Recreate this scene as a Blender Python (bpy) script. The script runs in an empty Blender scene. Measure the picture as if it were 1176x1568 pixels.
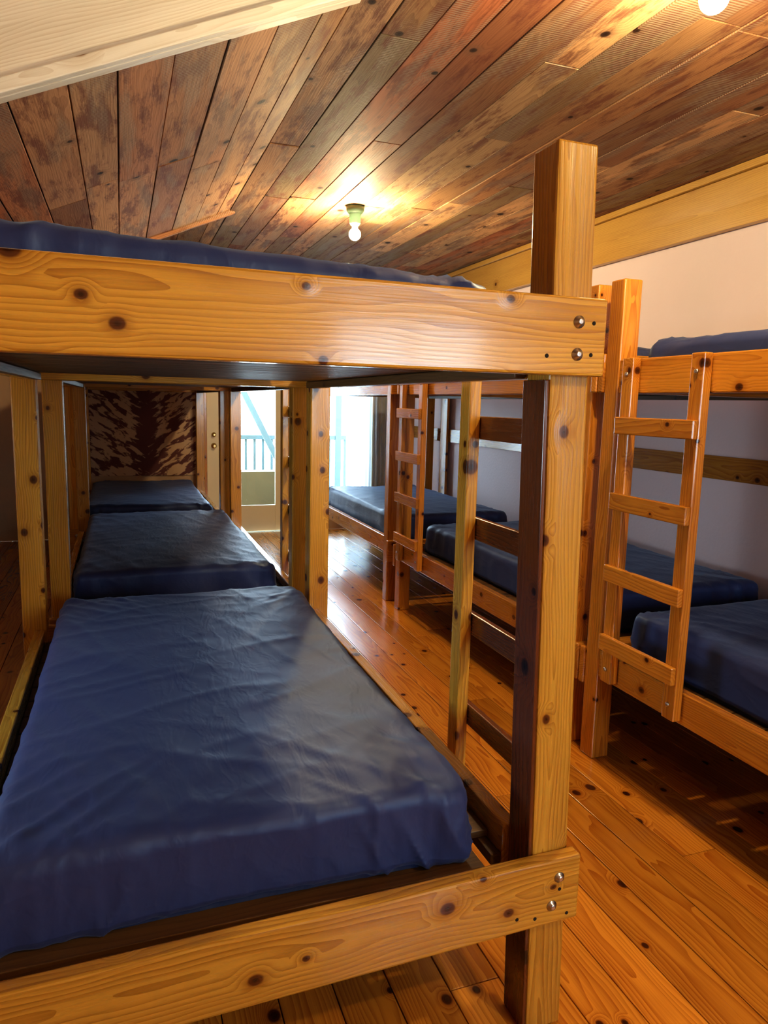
import bpy, bmesh, math, random
from mathutils import Vector, Matrix, noise
random.seed(7)
scene = bpy.context.scene
COL = scene.collection

# ------------------------------------------------------------------ materials
def newmat(name):
    m = bpy.data.materials.new(name); m.use_nodes = True
    nt = m.node_tree; nt.nodes.clear()
    out = nt.nodes.new('ShaderNodeOutputMaterial')
    return m, nt, out
def N(nt, typ, **kw):
    n = nt.nodes.new(typ)
    for k, v in kw.items():
        if k.startswith('_'): setattr(n, k[1:], v)
        else: n.inputs[k.replace('__', ' ')].default_value = v
    return n
def math_(nt, op, a, b=None, c=None, clamp=False):
    n = nt.nodes.new('ShaderNodeMath'); n.operation = op; n.use_clamp = clamp
    for i, v in enumerate((a, b, c)):
        if v is None: continue
        if isinstance(v, bpy.types.NodeSocket): nt.links.new(v, n.inputs[i])
        else: n.inputs[i].default_value = v
    return n.outputs[0]
def vmath(nt, op, a, b=None, s=None):
    n = nt.nodes.new('ShaderNodeVectorMath'); n.operation = op
    for i, v in enumerate((a, b)):
        if v is None: continue
        if isinstance(v, bpy.types.NodeSocket): nt.links.new(v, n.inputs[i])
        else: n.inputs[i].default_value = v
    if s is not None:
        if isinstance(s, bpy.types.NodeSocket): nt.links.new(s, n.inputs['Scale'])
        else: n.inputs['Scale'].default_value = s
    return n.outputs[0]
def mixc(nt, fac, a, b, mode='MIX'):
    n = nt.nodes.new('ShaderNodeMix'); n.data_type = 'RGBA'; n.blend_type = mode
    for idx, v in ((0, fac), (6, a), (7, b)):
        if isinstance(v, bpy.types.NodeSocket): nt.links.new(v, n.inputs[idx])
        elif idx == 0: n.inputs[0].default_value = v
        else: n.inputs[idx].default_value = (*v, 1)
    return n.outputs[2]
def maprange(nt, v, a, b, c, d, smooth=True):
    n = nt.nodes.new('ShaderNodeMapRange')
    if smooth: n.interpolation_type = 'SMOOTHSTEP'
    nt.links.new(v, n.inputs[0])
    for i, x in enumerate((a, b, c, d)): n.inputs[i+1].default_value = x
    return n.outputs[0]

def wood(name, light, dark, knotc, rough=0.35, ring=30, ringamt=0.6, var=0.35, var_cols=None,
         knots=True, kdens=5.0, bump=0.15, spec=0.5, saw=0.0, coat=0.0, patch=None, kr=1.0, kprob=.5):
    m, nt, out = newmat(name)
    L = nt.links.new
    at = N(nt, 'ShaderNodeAttribute', _attribute_name='wc'); wc = at.outputs['Vector']
    ar = N(nt, 'ShaderNodeAttribute', _attribute_name='rnd'); rnd = ar.outputs['Fac']
    v0 = vmath(nt, 'MULTIPLY', wc, (1.0, 5.0, 5.0))
    n1 = N(nt, 'ShaderNodeTexNoise', Scale=1.6, Detail=2.0); L(v0, n1.inputs['Vector'])
    w = vmath(nt, 'SUBTRACT', n1.outputs['Color'], (.5, .5, .5))
    w = vmath(nt, 'SCALE', w, s=0.07)
    v1 = vmath(nt, 'ADD', wc, w)
    v1 = vmath(nt, 'MULTIPLY', v1, (0.12, 1, 1))
    if knots:
        rv = math_(nt, 'MULTIPLY', rnd, 37.3)
        sx = nt.nodes.new('ShaderNodeSeparateXYZ'); L(wc, sx.inputs[0])
        yy = math_(nt, 'MULTIPLY_ADD', sx.outputs[2], 0.8, sx.outputs[1])
        cb = nt.nodes.new('ShaderNodeCombineXYZ')
        L(math_(nt, 'MULTIPLY_ADD', sx.outputs[0], kdens*.8, rv), cb.inputs[0])
        L(math_(nt, 'MULTIPLY_ADD', yy, kdens, rv), cb.inputs[1])
        vo = N(nt, 'ShaderNodeTexVoronoi', _voronoi_dimensions='2D', Scale=1.0); L(cb.outputs[0], vo.inputs['Vector'])
        sc = nt.nodes.new('ShaderNodeSeparateColor'); L(vo.outputs['Color'], sc.inputs[0])
        size = maprange(nt, sc.outputs[0], 1-kprob, 1.0, 0.45, 1.25, False)
        on = math_(nt, 'GREATER_THAN', sc.outputs[0], 1-kprob)
        kd0 = math_(nt, 'DIVIDE', vo.outputs['Distance'], size)
        wob = math_(nt, 'MULTIPLY_ADD', n1.outputs['Fac'], .06, -.03)
        kd0 = math_(nt, 'ADD', kd0, wob)
        off_ = math_(nt, 'SUBTRACT', 1.0, on)
        kd = math_(nt, 'ADD', kd0, off_)
        swirl = maprange(nt, kd, 0.0, 0.34, 1.0, 0.0)
        sw = math_(nt, 'MULTIPLY', swirl, 0.03)
        comb = nt.nodes.new('ShaderNodeCombineXYZ'); L(sw, comb.inputs[1]); L(sw, comb.inputs[2])
        v1 = vmath(nt, 'ADD', v1, comb.outputs[0])
    wv = N(nt, 'ShaderNodeTexWave', _wave_type='RINGS', _rings_direction='X', _wave_profile='SAW', Scale=ring, Distortion=0.6, Detail=1.0)
    wv.inputs['Detail Scale'].default_value = 1.5
    L(v1, wv.inputs['Vector'])
    rings = math_(nt, 'POWER', wv.outputs['Fac'], 1.6)
    vf = vmath(nt, 'MULTIPLY', wc, (6, 260, 260))
    nf = N(nt, 'ShaderNodeTexNoise', Scale=1.0, Detail=2.0); L(vf, nf.inputs['Vector'])
    fib = nf.outputs['Fac']
    vl = vmath(nt, 'MULTIPLY', wc, (1.3, 9, 9))
    nl = N(nt, 'ShaderNodeTexNoise', Scale=1.0, Detail=3.0); L(vl, nl.inputs['Vector'])
    big = nl.outputs['Fac']
    f = math_(nt, 'MULTIPLY', rings, ringamt)
    f2 = math_(nt, 'MULTIPLY_ADD', fib, 0.7, -0.35)
    f = math_(nt, 'ADD', f, f2)
    f3 = math_(nt, 'MULTIPLY_ADD', big, 1.2, -0.55)
    f = math_(nt, 'ADD', f, f3, clamp=True)
    c = mixc(nt, f, light, dark)
    if var_cols:
        cr = nt.nodes.new('ShaderNodeValToRGB')
        els = cr.color_ramp.elements
        els[0].position = 0; els[0].color = (*var_cols[0], 1)
        els[1].position = 1; els[1].color = (*var_cols[-1], 1)
        for i in range(1, len(var_cols)-1):
            e = els.new(i/(len(var_cols)-1)); e.color = (*var_cols[i], 1)
        L(rnd, cr.inputs[0])
        c = mixc(nt, 1.0, c, cr.outputs[0], 'MULTIPLY')
    br = math_(nt, 'MULTIPLY_ADD', rnd, var, 1-var*0.5)
    cc = nt.nodes.new('ShaderNodeCombineXYZ')
    for i in range(3): L(br, cc.inputs[i])
    c = mixc(nt, 1.0, c, cc.outputs[0], 'MULTIPLY')
    hgt = rings
    if patch:
        np_ = N(nt, 'ShaderNodeTexNoise', Scale=1.0, Detail=6.0, Roughness=0.72)
        vp = vmath(nt, 'MULTIPLY', wc, (2.6, 12, 12)); L(vp, np_.inputs['Vector'])
        pm = maprange(nt, np_.outputs['Fac'], 0.47, 0.61, 0, 0.8)
        c = mixc(nt, pm, c, patch)
    if saw > 0:
        ws = N(nt, 'ShaderNodeTexWave', _bands_direction='X', Scale=24, Distortion=2.5, Detail=2.0)
        vs = vmath(nt, 'MULTIPLY', wc, (1, .4, .4)); L(vs, ws.inputs['Vector'])
        sm = maprange(nt, nl.outputs['Fac'], 0.48, 0.62, 0.05, 1)
        s = math_(nt, 'MULTIPLY', ws.outputs['Fac'], sm); s = math_(nt, 'MULTIPLY', s, saw)
        c = mixc(nt, s, c, (0.44, 0.38, 0.28))
        hgt = math_(nt, 'ADD', math_(nt, 'MULTIPLY', s, 1.0), math_(nt, 'MULTIPLY', rings, .3))
    if knots:
        km = maprange(nt, kd, 0.05*kr, 0.08*kr, 1, 0)
        halo = maprange(nt, kd, 0.07, 0.22, 0.55, 0)
        c = mixc(nt, halo, c, dark)
        c = mixc(nt, km, c, knotc)
        kc = maprange(nt, kd, 0.01, 0.045*kr, 0.8, 0)
        c = mixc(nt, kc, c, tuple(x*.3 for x in knotc))
    b = N(nt, 'ShaderNodeBsdfPrincipled', Roughness=rough)
    b.inputs['Specular IOR Level'].default_value = spec
    b.inputs['Coat Weight'].default_value = coat; b.inputs['Coat Roughness'].default_value = 0.12
    L(c, b.inputs['Base Color'])
    rr = math_(nt, 'MULTIPLY_ADD', fib, 0.2, rough-0.1); L(rr, b.inputs['Roughness'])
    bp = N(nt, 'ShaderNodeBump', Strength=bump, Distance=0.002)
    h = math_(nt, 'ADD', hgt, math_(nt, 'MULTIPLY', fib, .8)); L(h, bp.inputs['Height'])
    L(bp.outputs[0], b.inputs['Normal'])
    L(b.outputs[0], out.inputs[0])
    return m

M_pine = wood('varnished_pine', (0.62, 0.33, 0.048), (0.32, 0.125, 0.012), (0.10, 0.028, 0.006), rough=0.26, coat=0.35, ringamt=.7, var=.25, kdens=6.0, ring=34, kprob=.85, kr=1.25)
M_pine_r = wood('varnished_pine_red', (0.60, 0.255, 0.032), (0.30, 0.085, 0.008), (0.09, 0.02, 0.004), rough=0.25, coat=0.35, ringamt=.65, var=.3, kdens=6.5, kprob=.6, kr=1.2)
M_beam = wood('wall_beam_pine', (0.62, 0.37, 0.09), (0.38, 0.18, 0.03), (0.14, 0.045, 0.01), rough=0.35, coat=0.15, ringamt=.5, var=.1, kdens=3.0, kprob=.5, kr=.9)
M_shade_varnish = wood('pine_shade_old_varnish', (0.150, 0.042, 0.010), (0.070, 0.017, 0.005), (0.02, 0.006, 0.003), rough=0.25, coat=0.35, ringamt=.5, var=.2, kprob=.3)  # shade and old varnish both put into this darker colour
M_dark = wood('base_slats', (0.12, 0.06, 0.018), (0.05, 0.022, 0.008), (0.03, 0.012, 0.005), rough=0.5, var=.5)
M_floor = wood('pine_floor', (0.62, 0.25, 0.028), (0.32, 0.085, 0.008), (0.07, 0.014, 0.003), rough=0.22, coat=0.40, ringamt=.7, var=.55, kdens=6.0, bump=.12, kr=1.4, kprob=.45)
M_ceil = wood('weathered_ceiling_boards', (0.54, 0.37, 0.23), (0.21, 0.11, 0.06), (0.05, 0.02, 0.01), rough=0.66, ringamt=.45, var=.8, spec=.22,
              var_cols=[(1.0, .50, .36), (.85, .85, .68), (1.15, .82, .56), (.52, .56, .48), (1.05, .50, .34), (.9, .90, .76), (.7, .42, .30), (1.15, 1.0, .78), (.50, .40, .32)],
              knots=True, kdens=3.5, bump=.5, saw=.65, patch=(0.17, 0.05, 0.03), kprob=.3)
M_pale = wood('pale_beam', (0.93, 0.88, 0.77), (0.66, 0.56, 0.42), (0.25, 0.11, 0.04), rough=0.5, ringamt=.5, var=.1, kdens=3, kprob=.8)

def simple(name, col, rough=0.5, metal=0.0, nscale=None, namt=0.15, bump=0.0, bscale=60, emit=None, estr=0):
    m, nt, out = newmat(name); L = nt.links.new
    b = N(nt, 'ShaderNodeBsdfPrincipled', Roughness=rough, Metallic=metal)
    tc = nt.nodes.new('ShaderNodeTexCoord')
    n = N(nt, 'ShaderNodeTexNoise', Scale=nscale or 5.0, Detail=3.0); L(tc.outputs['Object'], n.inputs['Vector'])
    c = mixc(nt, n.outputs['Fac'], tuple(x*(1-namt) for x in col), tuple(min(1, x*(1+namt)) for x in col))
    L(c, b.inputs['Base Color'])
    if bump:
        n2 = N(nt, 'ShaderNodeTexNoise', Scale=bscale, Detail=3.0); L(tc.outputs['Object'], n2.inputs['Vector'])
        bp = N(nt, 'ShaderNodeBump', Strength=bump, Distance=0.004); L(n2.outputs['Fac'], bp.inputs['Height']); L(bp.outputs[0], b.inputs['Normal'])
    if emit:
        b.inputs['Emission Color'].default_value = (*emit, 1); b.inputs['Emission Strength'].default_value = estr
    L(b.outputs[0], out.inputs[0])
    return m
M_void = simple('dark_gap', (0.015, 0.009, 0.006), 0.9)
M_wall = simple('plaster_wall', (0.87, 0.73, 0.75), 0.7, nscale=2.0, namt=.05, bump=.35, bscale=45)
M_wallfar = simple('plaster_far', (0.55, 0.38, 0.25), 0.8, nscale=2.0, namt=.08, bump=.2)
M_cream = simple('cream_paint', (0.78, 0.70, 0.50), 0.4, nscale=3, namt=.06)
M_metal = simple('zinc_bolt', (0.55, 0.55, 0.55), 0.3, 1.0, nscale=80)
M_brass = simple('brass_knob', (0.7, 0.5, 0.2), 0.25, 1.0)
M_sock = simple('green_socket', (0.05, 0.09, 0.055), 0.5)
M_grey = simple('grey_curtain', (0.45, 0.47, 0.48), 0.8, nscale=10)
M_rail = simple('painted_balcony_wood', (0.08, 0.135, 0.15), 0.6, nscale=8)
M_khaki = simple('balcony_box', (0.07, 0.05, 0.015), 0.7)
M_deck = simple('balcony_deck', (0.08, 0.07, 0.06), 0.8)
M_bulb = simple('lit_bulb', (1, .9, .7), 0.3, emit=(1.0, 0.79, 0.45), estr=850)

def fabric(name, c1, c2):
    m, nt, out = newmat(name); L = nt.links.new
    tc = nt.nodes.new('ShaderNodeTexCoord')
    n = N(nt, 'ShaderNodeTexNoise', Scale=3.0, Detail=2.0); L(tc.outputs['Object'], n.inputs['Vector'])
    c = mixc(nt, n.outputs['Fac'], c1, c2)
    b = N(nt, 'ShaderNodeBsdfPrincipled', Roughness=0.50); L(c, b.inputs['Base Color'])
    b.inputs['Sheen Weight'].default_value = 0.16; b.inputs['Sheen Roughness'].default_value = 0.4
    b.inputs['Sheen Tint'].default_value = (.50, .70, 1, 1)
    b.inputs['Specular Tint'].default_value = (.55, .76, 1, 1)
    b.inputs['Specular IOR Level'].default_value = 0.5
    mp = vmath(nt, 'MULTIPLY', tc.outputs['Object'], (8, 3, 6))
    n2 = N(nt, 'ShaderNodeTexNoise', Scale=1.8, Detail=3.0, Distortion=.4); L(mp, n2.inputs['Vector'])
    r = math_(nt, 'SUBTRACT', n2.outputs['Fac'], .5); r = math_(nt, 'ABSOLUTE', r)
    r = maprange(nt, r, 0, .10, 1, 0)
    bp = N(nt, 'ShaderNodeBump', Strength=.09, Distance=0.006); L(r, bp.inputs['Height'])
    L(bp.outputs[0], b.inputs['Normal']); L(b.outputs[0], out.inputs[0])
    return m
M_sheet = fabric('navy_sheet', (0.027, 0.038, 0.112), (0.040, 0.054, 0.155))

def glassmat():
    m, nt, out = newmat('window_glass'); L = nt.links.new
    t = nt.nodes.new('ShaderNodeBsdfTransparent'); g = N(nt, 'ShaderNodeBsdfGlossy', Roughness=0.02)
    fr = N(nt, 'ShaderNodeFresnel', IOR=1.4)
    mx = nt.nodes.new('ShaderNodeMixShader'); L(fr.outputs[0], mx.inputs[0]); L(t.outputs[0], mx.inputs[1]); L(g.outputs[0], mx.inputs[2])
    L(mx.outputs[0], out.inputs[0]); return m
M_glass = glassmat()
def curtainmat():
    m, nt, out = newmat('sheer_curtain'); L = nt.links.new
    t = N(nt, 'ShaderNodeBsdfTranslucent'); t.inputs[0].default_value = (.80, .88, .92, 1)
    d = N(nt, 'ShaderNodeBsdfDiffuse'); d.inputs[0].default_value = (.8, .82, .82, 1)
    mx = nt.nodes.new('ShaderNodeMixShader'); mx.inputs[0].default_value = .3
    L(t.outputs[0], mx.inputs[1]); L(d.outputs[0], mx.inputs[2]); L(mx.outputs[0], out.inputs[0]); return m
M_curt = curtainmat()
def camomat():
    m, nt, out = newmat('tapestry_foliage_print'); L = nt.links.new
    tc = nt.nodes.new('ShaderNodeTexCoord')
    sx = nt.nodes.new('ShaderNodeSeparateXYZ'); L(tc.outputs['Object'], sx.inputs[0])
    ax = math_(nt, 'ABSOLUTE', math_(nt, 'SUBTRACT', sx.outputs[0], 0.28))
    u = math_(nt, 'SUBTRACT', sx.outputs[2], math_(nt, 'MULTIPLY', ax, 0.55))
    cb = nt.nodes.new('ShaderNodeCombineXYZ')
    L(math_(nt, 'MULTIPLY', sx.outputs[0], 6.0), cb.inputs[0]); L(math_(nt, 'MULTIPLY', u, 13), cb.inputs[1])
    n = N(nt, 'ShaderNodeTexNoise', Scale=1.0, Detail=4.0, Distortion=.3, Roughness=.6); L(cb.outputs[0], n.inputs['Vector'])
    tr = maprange(nt, ax, 0.02, 0.22, 0.12, 0.0)
    f = math_(nt, 'SUBTRACT', n.outputs['Fac'], tr)
    k = maprange(nt, f, 0.45, 0.52, 0, 1)
    c = mixc(nt, k, (0.15, 0.05, 0.05), (0.66, 0.46, 0.30))
    b = N(nt, 'ShaderNodeBsdfPrincipled', Roughness=0.8); L(c, b.inputs['Base Color']); L(b.outputs[0], out.inputs[0]); return m
M_camo = camomat()

# ------------------------------------------------------------------ mesh builder
class MB:
    def __init__(s): s.v=[]; s.f=[]; s.wc=[]; s.r=[]; s.mi=[]; s.sm=[]
    def box(s, lo, hi, axis=None, bev=0.004, mat=0, xf=None, rnd=None, shear=None):
        lo = Vector(lo); hi = Vector(hi); d = hi-lo; c = (lo+hi)/2
        if axis is None: axis = max(range(3), key=lambda i: d[i])
        oth = [i for i in range(3) if i != axis]; oth.sort(key=lambda i: -d[i])
        off = Vector((random.uniform(0, 60), random.uniform(-.07, .07), random.uniform(.02, .09)))
        rv = random.random() if rnd is None else rnd
        bm = bmesh.new(); bmesh.ops.create_cube(bm, size=1.0)
        for v in bm.verts: v.co = Vector((v.co.x*d.x, v.co.y*d.y, v.co.z*d.z))
        if bev > 0:
            bb = min(bev, min(d)*0.3)
            bmesh.ops.bevel(bm, geom=bm.edges[:], offset=bb, segments=2, profile=0.5, affect='EDGES')
        base = len(s.v); bm.verts.index_update()
        for v in bm.verts:
            l = v.co
            s.wc.append(Vector((l[axis], l[oth[0]], l[oth[1]]))+off); s.r.append(rv)
            p = l + c
            if shear: p = shear(p)
            if xf: p = xf @ p
            s.v.append(p)
        for f in bm.faces:
            s.f.append([base+v.index for v in f.verts]); s.mi.append(mat); s.sm.append(False)
        bm.free()
    def lathe(s, prof, c, axis='Z', seg=24, mat=0):
        base = len(s.v); c = Vector(c)
        for (r, h) in prof:
            for k in range(seg):
                a = 2*math.pi*k/seg; x, y = r*math.cos(a), r*math.sin(a)
                p = {'Z': (x, y, h), 'Y': (x, h, y), 'X': (h, x, y)}[axis]
                s.v.append(c+Vector(p)); s.wc.append(Vector(p)); s.r.append(.5)
        for i in range(len(prof)-1):
            for k in range(seg):
                k2 = (k+1) % seg
                s.f.append([base+i*seg+k, base+i*seg+k2, base+(i+1)*seg+k2, base+(i+1)*seg+k]); s.mi.append(mat); s.sm.append(True)
        s.f.append([base+k for k in range(seg)]); s.mi.append(mat); s.sm.append(False)
        s.f.append([base+(len(prof)-1)*seg+k for k in range(seg)][::-1]); s.mi.append(mat); s.sm.append(False)
    def obj(s, name, mats, parent=None):
        me = bpy.data.meshes.new(name); me.from_pydata([tuple(v) for v in s.v], [], s.f)
        for m in mats: me.materials.append(m)
        me.polygons.foreach_set('material_index', s.mi); me.polygons.foreach_set('use_smooth', s.sm)
        a = me.attributes.new('wc', 'FLOAT_VECTOR', 'POINT'); a.data.foreach_set('vector', [x for w in s.wc for x in w])
        a = me.attributes.new('rnd', 'FLOAT', 'POINT'); a.data.foreach_set('value', s.r)
        bm = bmesh.new(); bm.from_mesh(me); bmesh.ops.recalc_face_normals(bm, faces=bm.faces[:]); bm.to_mesh(me); bm.free()
        o = bpy.data.objects.new(name, me); COL.objects.link(o)
        if parent: o.parent = parent
        return o
def empty(name):
    o = bpy.data.objects.new(name, None); COL.objects.link(o); o.empty_display_size = .2; return o
def single(name, lo, hi, mat, parent=None, bev=.003, axis=None):
    b = MB(); b.box(lo, hi, axis=axis, bev=bev); return b.obj(name, [mat], parent)

# ------------------------------------------------------------------ room shell
ZF = -.022
XL, XR, YB, YF, ZC = -1.45, 3.40, -1.6, 8.6, 2.95
def boards_floor():
    b = MB(); w = 0.15; x = XL
    while x < XR:
        y = YB - random.uniform(0, 2.5)
        while y < YF:
            ln = random.uniform(2.2, 4.0)
            a, e = max(y, YB), min(y+ln, YF)
            if e-a > .02:
                b.box((x+.0015, a+.0015, ZF-.03), (min(x+w, XR)-.0015, e-.0015, ZF+random.uniform(-.0007, 0)), axis=1, bev=.002)
            y += ln
        x += w
    b.box((XL, YB, ZF-.08), (XR, YF, ZF-.031), mat=1, bev=0)
    return b.obj('floor', [M_floor, M_void])
boards_floor()

CX, CY0, CY1, SL = 0.80, 2.65, 5.67, math.atan(0.44)
def ceiling():
    b = MB()
    def strip(x0, x1, y0, y1, w0, w1, xf=None, z=ZC):
        x = x0
        while x < x1-.005:
            w = random.uniform(w0, w1); xe = min(x+w, x1)
            y = y0 - random.uniform(0, 2.0)
            while y < y1:
                ln = random.uniform(1.3, 3.2); a, e = max(y, y0), min(y+ln, y1)
                if e-a > .02:
                    dz = random.uniform(0, .005)
                    b.box((x+.0025, a+.0025, z-dz), (xe-.0025, e-.0025, z+.025), axis=1, bev=.002, xf=xf)
                y += ln
            x = xe
    strip(CX, XR, YB, YF, .15, .20)
    strip(XL, CX, YB, CY0-.06, .15, .2)
    strip(XL, CX, CY1+.05, YF, .15, .2)
    xf = Matrix.Translation((CX, 0, ZC)) @ Matrix.Rotation(-SL, 4, 'Y')
    strip(-2.45, 0, CY0, CY1, .16, .20, xf=xf, z=0)
    b.box((XL-.2, YB-.1, ZC+.03), (XR+.1, YF+.1, ZC+.12), mat=1, bev=0)
    b.box((-2.45, CY0, .03), (0, CY1, .06), mat=1, bev=0, xf=xf)
    return b.obj('ceiling', [M_ceil, M_void])
ceiling()
xfS = Matrix.Translation((CX, 0, ZC)) @ Matrix.Rotation(-SL, 4, 'Y')
b = MB(); b.box((-2.4, CY0-.05, -.012), (.03, CY0-.005, .55), axis=0, bev=.004, xf=xfS)
b.box((-2.4, CY0-.085, -.012), (.03, CY0-.052, .03), axis=0, bev=.004, xf=xfS)
b.obj('trim_1', [M_pale])
b = MB(); b.box((-2.4, CY1, -.03), (.03, CY1+.04, .5), axis=0, bev=.004, xf=xfS)
b.obj('trim_2', [M_ceil])

def wall(name, plane, pos, thick, u0, u1, z0, z1, holes, mat):
    b = MB()
    us = sorted(set([u0, u1]+[h[0] for h in holes]+[h[1] for h in holes]))
    for a, e in zip(us[:-1], us[1:]):
        hs = [h for h in holes if h[0] <= a+1e-6 and h[1] >= e-1e-6]
        segs = [(z0, z1)]
        if hs: segs = [(z0, hs[0][2]), (hs[0][3], z1)]
        for s0, s1 in segs:
            if s1-s0 < .005: continue
            if plane == 'X': b.box((min(pos, pos+thick), a, s0), (max(pos, pos+thick), e, s1), bev=0)
            else: b.box((a, min(pos, pos+thick), s0), (e, max(pos, pos+thick), s1), bev=0)
    return b.obj(name, [mat])
wall('wall_right', 'X', XR, .12, YB, YF, ZF, ZC+.03, [], M_wall)
WL = (1.75, 2.6, .95, 1.6)  # opening for an unseen left window, added to light the near mattress
wall('wall_left', 'X', XL, -.12, YB, YF, ZF, ZC+.03, [WL], M_wallfar)
WB = (1.2, 2.3, 1.1, 2.1)
wall('wall_back', 'Y', YB, -.12, XL, XR, ZF, ZC+.03, [WB], M_wallfar)
D1 = (.925, 1.81, ZF, 2.15); W2 = (2.2, 2.96, .1, 2.15)
wall('wall_far', 'Y', YF, .12, XL, XR, ZF, ZC+.03, [D1, W2], M_wallfar)

single('trim_3', (XR-.055, YB+.01, 2.61), (XR-.001, YF-.01, 2.90), M_beam)
single('trim_4', (XR-.08, YB+.01, 2.902), (XR-.001, YF-.01, 2.944), M_beam)
single('trim_5', (XR-.03, YB+.01, 1.155), (XR-.001, YF-.01, 1.295), M_pine_r)
single('trim_6', (XR-.06, 7.2, ZF+.001), (XR-.032, 7.36, 2.60), M_pine_r)

def window(name, plane, pos, h, nx=2):
    e = empty(name); u0, u1, z0, z1 = h
    b = MB(); t = .05
    def bx(a0, a1, s0, s1, d0=-.03, d1=.03):
        if plane == 'Y': b.box((a0, pos+d0, s0), (a1, pos+d1, s1))
        else: b.box((pos+d0, a0, s0), (pos+d1, a1, s1))
    bx(u0, u0+t, z0, z1); bx(u1-t, u1, z0, z1); bx(u0+t, u1-t, z0, z0+t); bx(u0+t, u1-t, z1-t, z1)
    for i in range(1, nx):
        u = u0+(u1-u0)*i/nx; bx(u-.02, u+.02, z0+t, z1-t)
    b.obj('frame', [M_cream], e)
    b = MB()
    if plane == 'Y': b.box((u0+t, pos-.003, z0+t), (u1-t, pos+.003, z1-t), bev=0)
    else: b.box((pos-.003, u0+t, z0+t), (pos+.003, u1-t, z1-t), bev=0)
    b.obj('glass', [M_glass], e)
window('window_1', 'Y', YF+.06, W2, 1)
window('window_2_added', 'X', XL-.06, WL, 1)  # unseen, added for the light patch on the near mattress
window('window_3', 'Y', YB-.06, WB, 2)
def portal(loc, rot, sx, sy):
    l = bpy.data.lights.new('portal', 'AREA'); l.shape = 'RECTANGLE'; l.size = sx; l.size_y = sy
    l.cycles.is_portal = True
    o = bpy.data.objects.new('window_portal', l); COL.objects.link(o); o.location = loc; o.rotation_euler = rot
HP = math.pi/2
portal(((D1[0]+D1[1])/2, YF+.13, 1.07), (-HP, 0, 0), .88, 2.15)
portal(((W2[0]+W2[1])/2, YF+.13, 1.12), (-HP, 0, 0), .76, 2.05)
portal(((WB[0]+WB[1])/2, YB-.13, (WB[2]+WB[3])/2), (HP, 0, 0), WB[1]-WB[0], WB[3]-WB[2])
portal((XL-.13, (WL[0]+WL[1])/2, (WL[2]+WL[3])/2), (0, -HP, 0), WL[3]-WL[2], WL[1]-WL[0])

e = empty('door_1'); b = MB(); yd0, yd1 = YF+.02, YF+.065
x0, x1 = D1[0]+.005, D1[1]-.005
b.box((x0, yd0, ZF+.005), (1.26, yd1, 2.145)); b.box((1.74, yd0, ZF+.005), (x1, yd1, 2.145))
b.box((1.26, yd0, ZF+.005), (1.74, yd1, .30)); b.box((1.26, yd0, 2.03), (1.74, yd1, 2.145))
b.obj('leaf', [M_cream], e)
b = MB(); b.box((1.26, yd0+.02, .30), (1.74, yd0+.026, 2.03), bev=0); b.obj('glass', [M_glass], e)
b = MB()
for z, r in ((1.15, .022), (1.02, .027)):
    b.lathe([(r*1.2, 0), (r*1.2, -.006), (r*.4, -.01), (r*.4, -.03), (r, -.04), (r, -.06), (r*.5, -.068)], (1.01, yd0, z), 'Y')
b.obj('knobs', [M_brass], e)
single('trim_7', (.845, YF-.03, ZF+.001), (.925, YF-.001, 2.25), M_pine_r)
single('trim_8', (1.81, YF-.03, ZF+.001), (1.89, YF-.001, 2.25), M_pine_r)
single('trim_9', (.845, YF-.03, 2.252), (1.89, YF-.001, 2.34), M_pine_r)

def curtain(name, x0, x1, z0, z1, y, mat, amp=.02, n=7):
    nx, nz = 90, 12; vs, fs = [], []
    for j in range(nz+1):
        for i in range(nx+1):
            u = i/nx
            vs.append((x0+(x1-x0)*u, y+amp*math.sin(u*n*2*math.pi+.4*math.sin(j*.4))*(.6+.4*j/nz), z1-(z1-z0)*j/nz))
    for j in range(nz):
        for i in range(nx):
            a = j*(nx+1)+i; fs.append((a, a+1, a+nx+2, a+nx+1))
    me = bpy.data.meshes.new(name); me.from_pydata(vs, [], fs); me.materials.append(mat)
    for p in me.polygons: p.use_smooth = True
    o = bpy.data.objects.new(name, me); COL.objects.link(o); return o
curtain('sheer_curtain', 2.60, 2.94, .06, 2.3, YF-.07, M_curt)
curtain('grey_curtain', 2.96, 3.22, .06, 2.3, YF-.07, M_grey, n=5)
single('curtain_rod', (2.1, YF-.08, 2.3), (3.25, YF-.06, 2.32), M_pine_r)
b = MB(); b.box((-.47, YF-.02, .68), (.80, YF-.004, 2.1), bev=.002)
b.obj('foliage_tapestry', [M_camo])

e = empty('balcony')
single('deck', (XL, YF+.14, -.12), (XR+1, YF+1.6, -.03), M_deck, e)
b = MB()
b.box((XL, YF+1.45, 1.02), (XR+1, YF+1.52, 1.08)); b.box((XL, YF+1.46, .2), (XR+1, YF+1.51, .26))
x = XL+.05
while x < XR+1:
    b.box((x, YF+1.47, .26), (x+.035, YF+1.5, 1.02), bev=.002); x += .12
for xx in (XL, 1.05, 2.9): b.box((xx, YF+1.44, -.03), (xx+.09, YF+1.53, 2.6))
b.obj('railing', [M_rail], e)
b = MB(); xd = Matrix.Translation((1.72, YF+1.3, 1.35)) @ Matrix.Rotation(math.radians(-27), 4, 'Y')
b.box((-.04, -.03, -.75), (.04, .03, .75), xf=xd); b.obj('brace', [M_rail], e)
single('planter_box', (1.2, YF+.9, -.029), (2.2, YF+1.2, .62), M_khaki, e)

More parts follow.
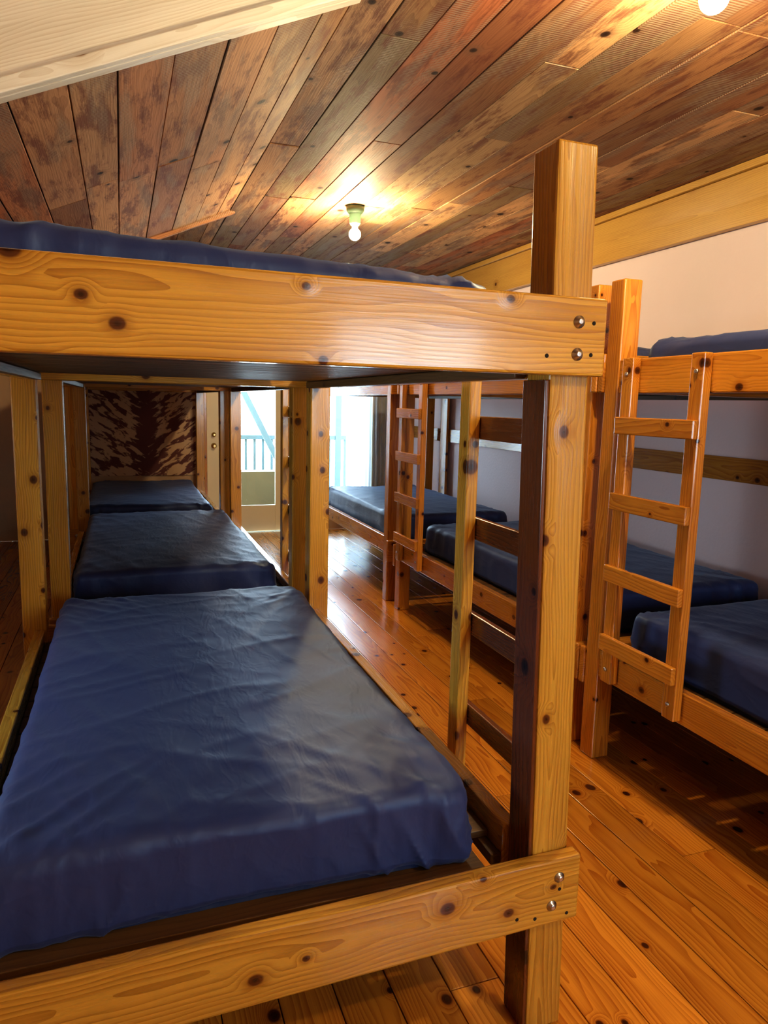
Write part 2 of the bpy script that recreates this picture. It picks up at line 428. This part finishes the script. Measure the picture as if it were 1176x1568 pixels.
# ------------------------------------------------------------------ bunk beds
def bolt(b, x, y, z, dy=-1):
    b.lathe([(.0135, 0), (.0135, dy*.002), (.0085, dy*.0025), (.008, dy*.008), (.004, dy*.0095)], (x, y, z), 'Y', 20)
def bunk(x0, x1, y0, y1, ladder=None, mat=None, ztop=2.095, near_ext=.012, lean=0.0, inset=.004, P=.09, rungmat=None):
    mat = mat or M_pine
    e = empty('bunk_bed')
    b = MB()
    for (px, py) in ((x0, y0), (x1-P, y0), (x0, y1-P), (x1-P, y1-P)):
        sh = None
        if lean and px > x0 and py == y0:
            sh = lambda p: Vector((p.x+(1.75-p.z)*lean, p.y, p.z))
            b.box((px-.010, py+.003, ZF+.001), (px-.0005, py+P-.002, 1.62), bev=.002, shear=sh, mat=1)  # added thin board: shade and old varnish painted onto the post's left face
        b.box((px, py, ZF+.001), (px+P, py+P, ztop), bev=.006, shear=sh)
    b.obj('posts', [mat, M_shade_varnish], e)
    b = MB()
    for z0, z1, ex in ((1.629, 1.794, 0), (.310, .480, lean*1.3)):
        tilt = (lambda p: Vector((p.x, p.y, p.z-(x1-p.x)*.018))) if (ex and z0 < 1) else None
        b.box((x0-near_ext, y0-.041, z0), (x1+near_ext+ex, y0-.001, z1), bev=.006, shear=tilt)
        b.box((x0-.01, y1+.001, z0), (x1+.01, y1+.036, z1), bev=.006)
    b.obj('end_rails', [mat], e)
    b = MB()
    for z0, z1 in ((1.625, 1.765), (.372, .498)):
        for xa in (x0+inset, x1-.044-inset):
            b.box((xa, y0+P+.001, z0), (xa+.044, y1-P-.001, z1), bev=.005)
    b.obj('side_rails', [mat], e)
    b = MB()
    for zb in (1.655, .421):
        xx0, xx1 = x0+inset+.046, x1-inset-.046
        for xa in (xx0, xx1-.03): b.box((xa, y0+P+.002, zb-.03), (xa+.03, y1-P-.002, zb), mat=0)
        n = 15; L = (y1-P-.01)-(y0+P-.06)
        for i in range(n):
            yy = y0+P-.06+L*i/n
            xb = .08 if i == 0 else 0
            b.box((xx0+xb, yy, zb+.001), (xx1-xb, yy+L/n*.93, zb+.02), axis=0, bev=.002)
    b.obj('slats', [M_dark], e)
    b = MB()
    for z in (1.742, 1.674): 
        bolt(b, x1-.06, y0-.041, z); bolt(b, x0+.05, y0-.041, z)
    for z in (.432, .360):
        bolt(b, x1-.06+lean*1.3+(.012 if z > .4 else -.005), y0-.041, z); bolt(b, x0+.05, y0-.041, z)
    b.obj('bolts', [M_metal], e)
    b = MB()
    for (xx, zz) in ((-.022, 1.741), (-.025, 1.674), (-.135, 1.668), (-.11, .335), (-.16, .345), (-.045, .40), (-.02, .33)):
        xs = x1+xx+(lean*1.3 if zz < 1 else 0)
        b.lathe([(.0045, 0), (.0045, -.0008), (.002, -.001)], (xs, y0-.041, zz), 'Y', 12)
    b.obj('screw_holes', [M_void], e)
    if ladder:
        sx, ya, yb = ladder
        xo = x1 if sx > 0 else x0
        l = MB()
        def bx(u0, u1, ya_, yb_, z0, z1, mi=0):
            a, c = xo+sx*u0, xo+sx*u1
            l.box((min(a, c), ya_, z0), (max(a, c), yb_, z1), bev=.004, mat=mi)
        for yc in (ya, yb): bx(.001, .04, yc-.032, yc+.032, .39, 1.766)
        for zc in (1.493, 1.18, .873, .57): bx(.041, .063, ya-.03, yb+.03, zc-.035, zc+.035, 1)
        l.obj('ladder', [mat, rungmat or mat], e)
        bb = MB()
        for yc in (ya, yb):
            for zc in (1.70, .45):
                bb.lathe([(.009, 0), (.009, sx*.004), (.005, sx*.007)], (xo+sx*.041, yc, zc), 'X', 16)
        bb.obj('ladder_bolts', [M_metal], e)
    return e
bunk(-.45, .985, 1.385, 3.61, ladder=(1, 1.54, 2.0), lean=.024, inset=.05, ztop=2.118, P=.1, rungmat=M_shade_varnish)  # left ladder rungs take the same painted-in shade colour
bunk(-.35, .94, 3.76, 6.19, ladder=(1, 3.92, 4.48))
bunk(-.42, .88, 6.30, 8.48)
bunk(1.97, 3.33, .30, 2.645, ladder=(-1, 2.07, 2.45), mat=M_pine_r)
bunk(1.97, 3.33, 2.73, 5.10, ladder=(-1, 4.60, 4.97), mat=M_pine_r)
bunk(1.97, 3.33, 5.29, 7.6, mat=M_pine_r)

# ------------------------------------------------------------------ mattresses
def mattress(x0, x1, y0, y1, z0, z1, seed=0, cuts=70, rz=0.0, wr=1.0, wedge=0.0):
    bm = bmesh.new(); bmesh.ops.create_cube(bm, size=1.0)
    bmesh.ops.subdivide_edges(bm, edges=bm.edges[:], cuts=cuts, use_grid_fill=True)
    dx, dy, dz = x1-x0, y1-y0, z1-z0; r = .034; off = Vector((seed*13.7, seed*5.1, seed*3.3))
    hx, hy, hz = dx/2, dy/2, dz/2
    def ridge(p):
        return (1-min(1, abs(noise.noise(p))*2.6))**2
    for v in bm.verts:
        p = Vector((v.co.x*dx, v.co.y*dy, v.co.z*dz))
        q = Vector((max(-hx+r, min(hx-r, p.x)), max(-hy+r, min(hy-r, p.y)), max(-hz+r, min(hz-r, p.z))))
        d = p-q; n = d.normalized() if d.length > 1e-9 else Vector((0, 0, 1))
        if d.length > 1e-9: p = q+n*r
        cx = max(0, 1-min(hx-abs(p.x), .5)/.5); cy = max(0, 1-min(hy-abs(p.y), .5)/.5)
        corner = cx*cy
        P1 = Vector((p.x*5.5+p.y*2.2, p.y*1.1-p.x*.6, p.z*3))+off
        P2 = Vector((p.x*1.6-p.y*1.0, p.y*5.0+p.x*3.0, p.z*3))+off*1.7
        P3 = Vector((p.x*12+p.y*5, p.y*4-p.x*3, p.z*6))+off
        P4 = Vector((p.x*3.5-p.y*7, p.y*2.5+p.x*1.2, 0))+off*2.3
        h = .0036*ridge(P1)*(.4+.8*cx)+.0036*ridge(P2)*(.3+.9*cy)+.0028*ridge(P3)*(.2+1.6*corner)+.0032*ridge(P4)
        h += .008*(noise.noise(Vector((p.x*1.6, p.y*1.3, 0))+off))
        h += .014*corner*ridge(Vector((p.x*7-p.y*7*math.copysign(1, p.x*p.y), (p.x+p.y)*1.0, 0))+off)
        if abs(n.z) < .8:
            t = (p.x if abs(n.y) > abs(n.x) else p.y)
            low = (hz-p.z)/dz
            slant = .5*math.copysign(1, t)*(p.z)
            c2 = cx if abs(n.y) > abs(n.x) else cy
            h += (.003+.030*c2**2)*low*ridge(Vector(((t+slant)*9, p.z*1.2, 2))+off)
            h -= .02*max(0, low-.8)/.2
        p = p + n*h*wr
        p.z += -.010*((p.x/hx)**2)**2 - .010*((p.y/hy)**2)**3
        if wedge: p.z += -wedge*p.x*max(0, (p.z+hz)/dz)
        v.co = p
    for v in bm.verts: 
        if v.co.z < -hz: v.co.z = -hz
    me = bpy.data.meshes.new('blue_mattress'); bm.to_mesh(me); bm.free()
    for pl in me.polygons: pl.use_smooth = True
    me.materials.append(M_sheet)
    o = bpy.data.objects.new('blue_mattress', me); COL.objects.link(o)
    o.location = ((x0+x1)/2, (y0+y1)/2, (z0+z1)/2); o.rotation_euler[2] = rz
    return o
ZL0, ZL1, ZU0, ZU1 = .443, .655, 1.677, 1.855
mattress(-.28, .78, 1.46, 3.46, ZL0, ZL1, 1, 130, rz=-.012)
mattress(-.25, .78, 3.93, 6.02, ZL0, ZL1+.005, 2, 70)
mattress(-.30, .72, 6.42, 8.36, ZL0, ZL1, 3, 60)
mattress(-.30, .78, 1.46, 3.48, ZU0, ZU1+.006, 4, 90, wedge=.044)
mattress(-.25, .78, 3.93, 6.05, ZU0, ZU1, 5, 40)
mattress(-.30, .72, 6.42, 8.36, ZU0, ZU1, 12, 40)
mattress(2.13, 3.20, .42, 2.54, ZL0, ZL1+.02, 6, 80)
mattress(2.16, 3.22, 2.86, 4.95, ZL0, ZL1+.01, 7, 70)
mattress(2.06, 3.10, 5.40, 7.45, ZL0, ZL1+.01, 8, 60)
mattress(2.12, 3.20, .42, 2.54, ZU0, ZU1, 9, 70)
mattress(2.14, 3.22, 2.84, 4.95, ZU0, ZU1, 10, 50)
mattress(2.12, 3.20, 5.40, 7.45, ZU0, ZU1, 11, 40)

# ------------------------------------------------------------------ lamps
def lamp(x, y, zc=ZC):
    e = empty('ceiling_bulb_lamp'); z = zc-.006
    b = MB(); b.lathe([(.064, 0), (.064, -.03), (.050, -.05), (.042, -.056), (.040, -.115), (.030, -.130)], (x, y, z), 'Z', 28)
    b.obj('socket', [M_sock], e)
    b = MB(); prof = [(.016, -.130), (.019, -.145)]
    for i in range(11):
        a = -1.05+i*(1.05+HP)/10*0.985; prof.append((.042*math.cos(a), -.192-.042*math.sin(a)))
    b.lathe(prof, (x, y, z), 'Z', 28); b.obj('bulb', [M_bulb], e)
lamp(1.61, 5.15); lamp(1.66, 1.84); lamp(1.66, -.6)

# ------------------------------------------------------------------ world
w = bpy.data.worlds.new('sky'); scene.world = w; w.use_nodes = True; nt = w.node_tree; nt.nodes.clear()
o = nt.nodes.new('ShaderNodeOutputWorld'); bg = nt.nodes.new('ShaderNodeBackground')
tc = nt.nodes.new('ShaderNodeTexCoord'); sp = nt.nodes.new('ShaderNodeSeparateXYZ'); nt.links.new(tc.outputs['Generated'], sp.inputs[0])
cr = nt.nodes.new('ShaderNodeValToRGB'); nt.links.new(maprange(nt, sp.outputs[2], -.4, .6, 0, 1, False), cr.inputs[0])
cr.color_ramp.elements[0].color = (.35, .5, .55, 1); cr.color_ramp.elements[1].color = (.55, .78, 1, 1)
el = cr.color_ramp.elements.new(.42); el.color = (.66, .86, 1, 1)
nt.links.new(cr.outputs[0], bg.inputs[0]); bg.inputs[1].default_value = 15.0; nt.links.new(bg.outputs[0], o.inputs[0])

# ------------------------------------------------------------------ camera
yaw, pit, rol, f = math.radians(20.1), math.radians(8.6), .0244, 1100
F = Vector((math.sin(yaw)*math.cos(pit), math.cos(yaw)*math.cos(pit), -math.sin(pit)))
R0 = Vector((math.cos(yaw), -math.sin(yaw), 0)); U0 = R0.cross(F)
R = R0*math.cos(rol)+U0*math.sin(rol); U = -R0*math.sin(rol)+U0*math.cos(rol)
cam = bpy.data.cameras.new('camera'); co = bpy.data.objects.new('camera', cam); COL.objects.link(co)
co.matrix_world = Matrix((( R.x, U.x, -F.x, 0), (R.y, U.y, -F.y, 0), (R.z, U.z, -F.z, 1.56), (0, 0, 0, 1)))
cam.sensor_fit = 'HORIZONTAL'; cam.sensor_width = 36; cam.lens = 36*f/1176; cam.clip_start = .02
scene.camera = co
scene.view_settings.view_transform = 'Standard'
scene.view_settings.look = 'None'
for lk in ('Medium High Contrast', 'Standard - Medium High Contrast'):
    try:
        scene.view_settings.look = lk; break
    except Exception: pass
scene.view_settings.exposure = 0.35
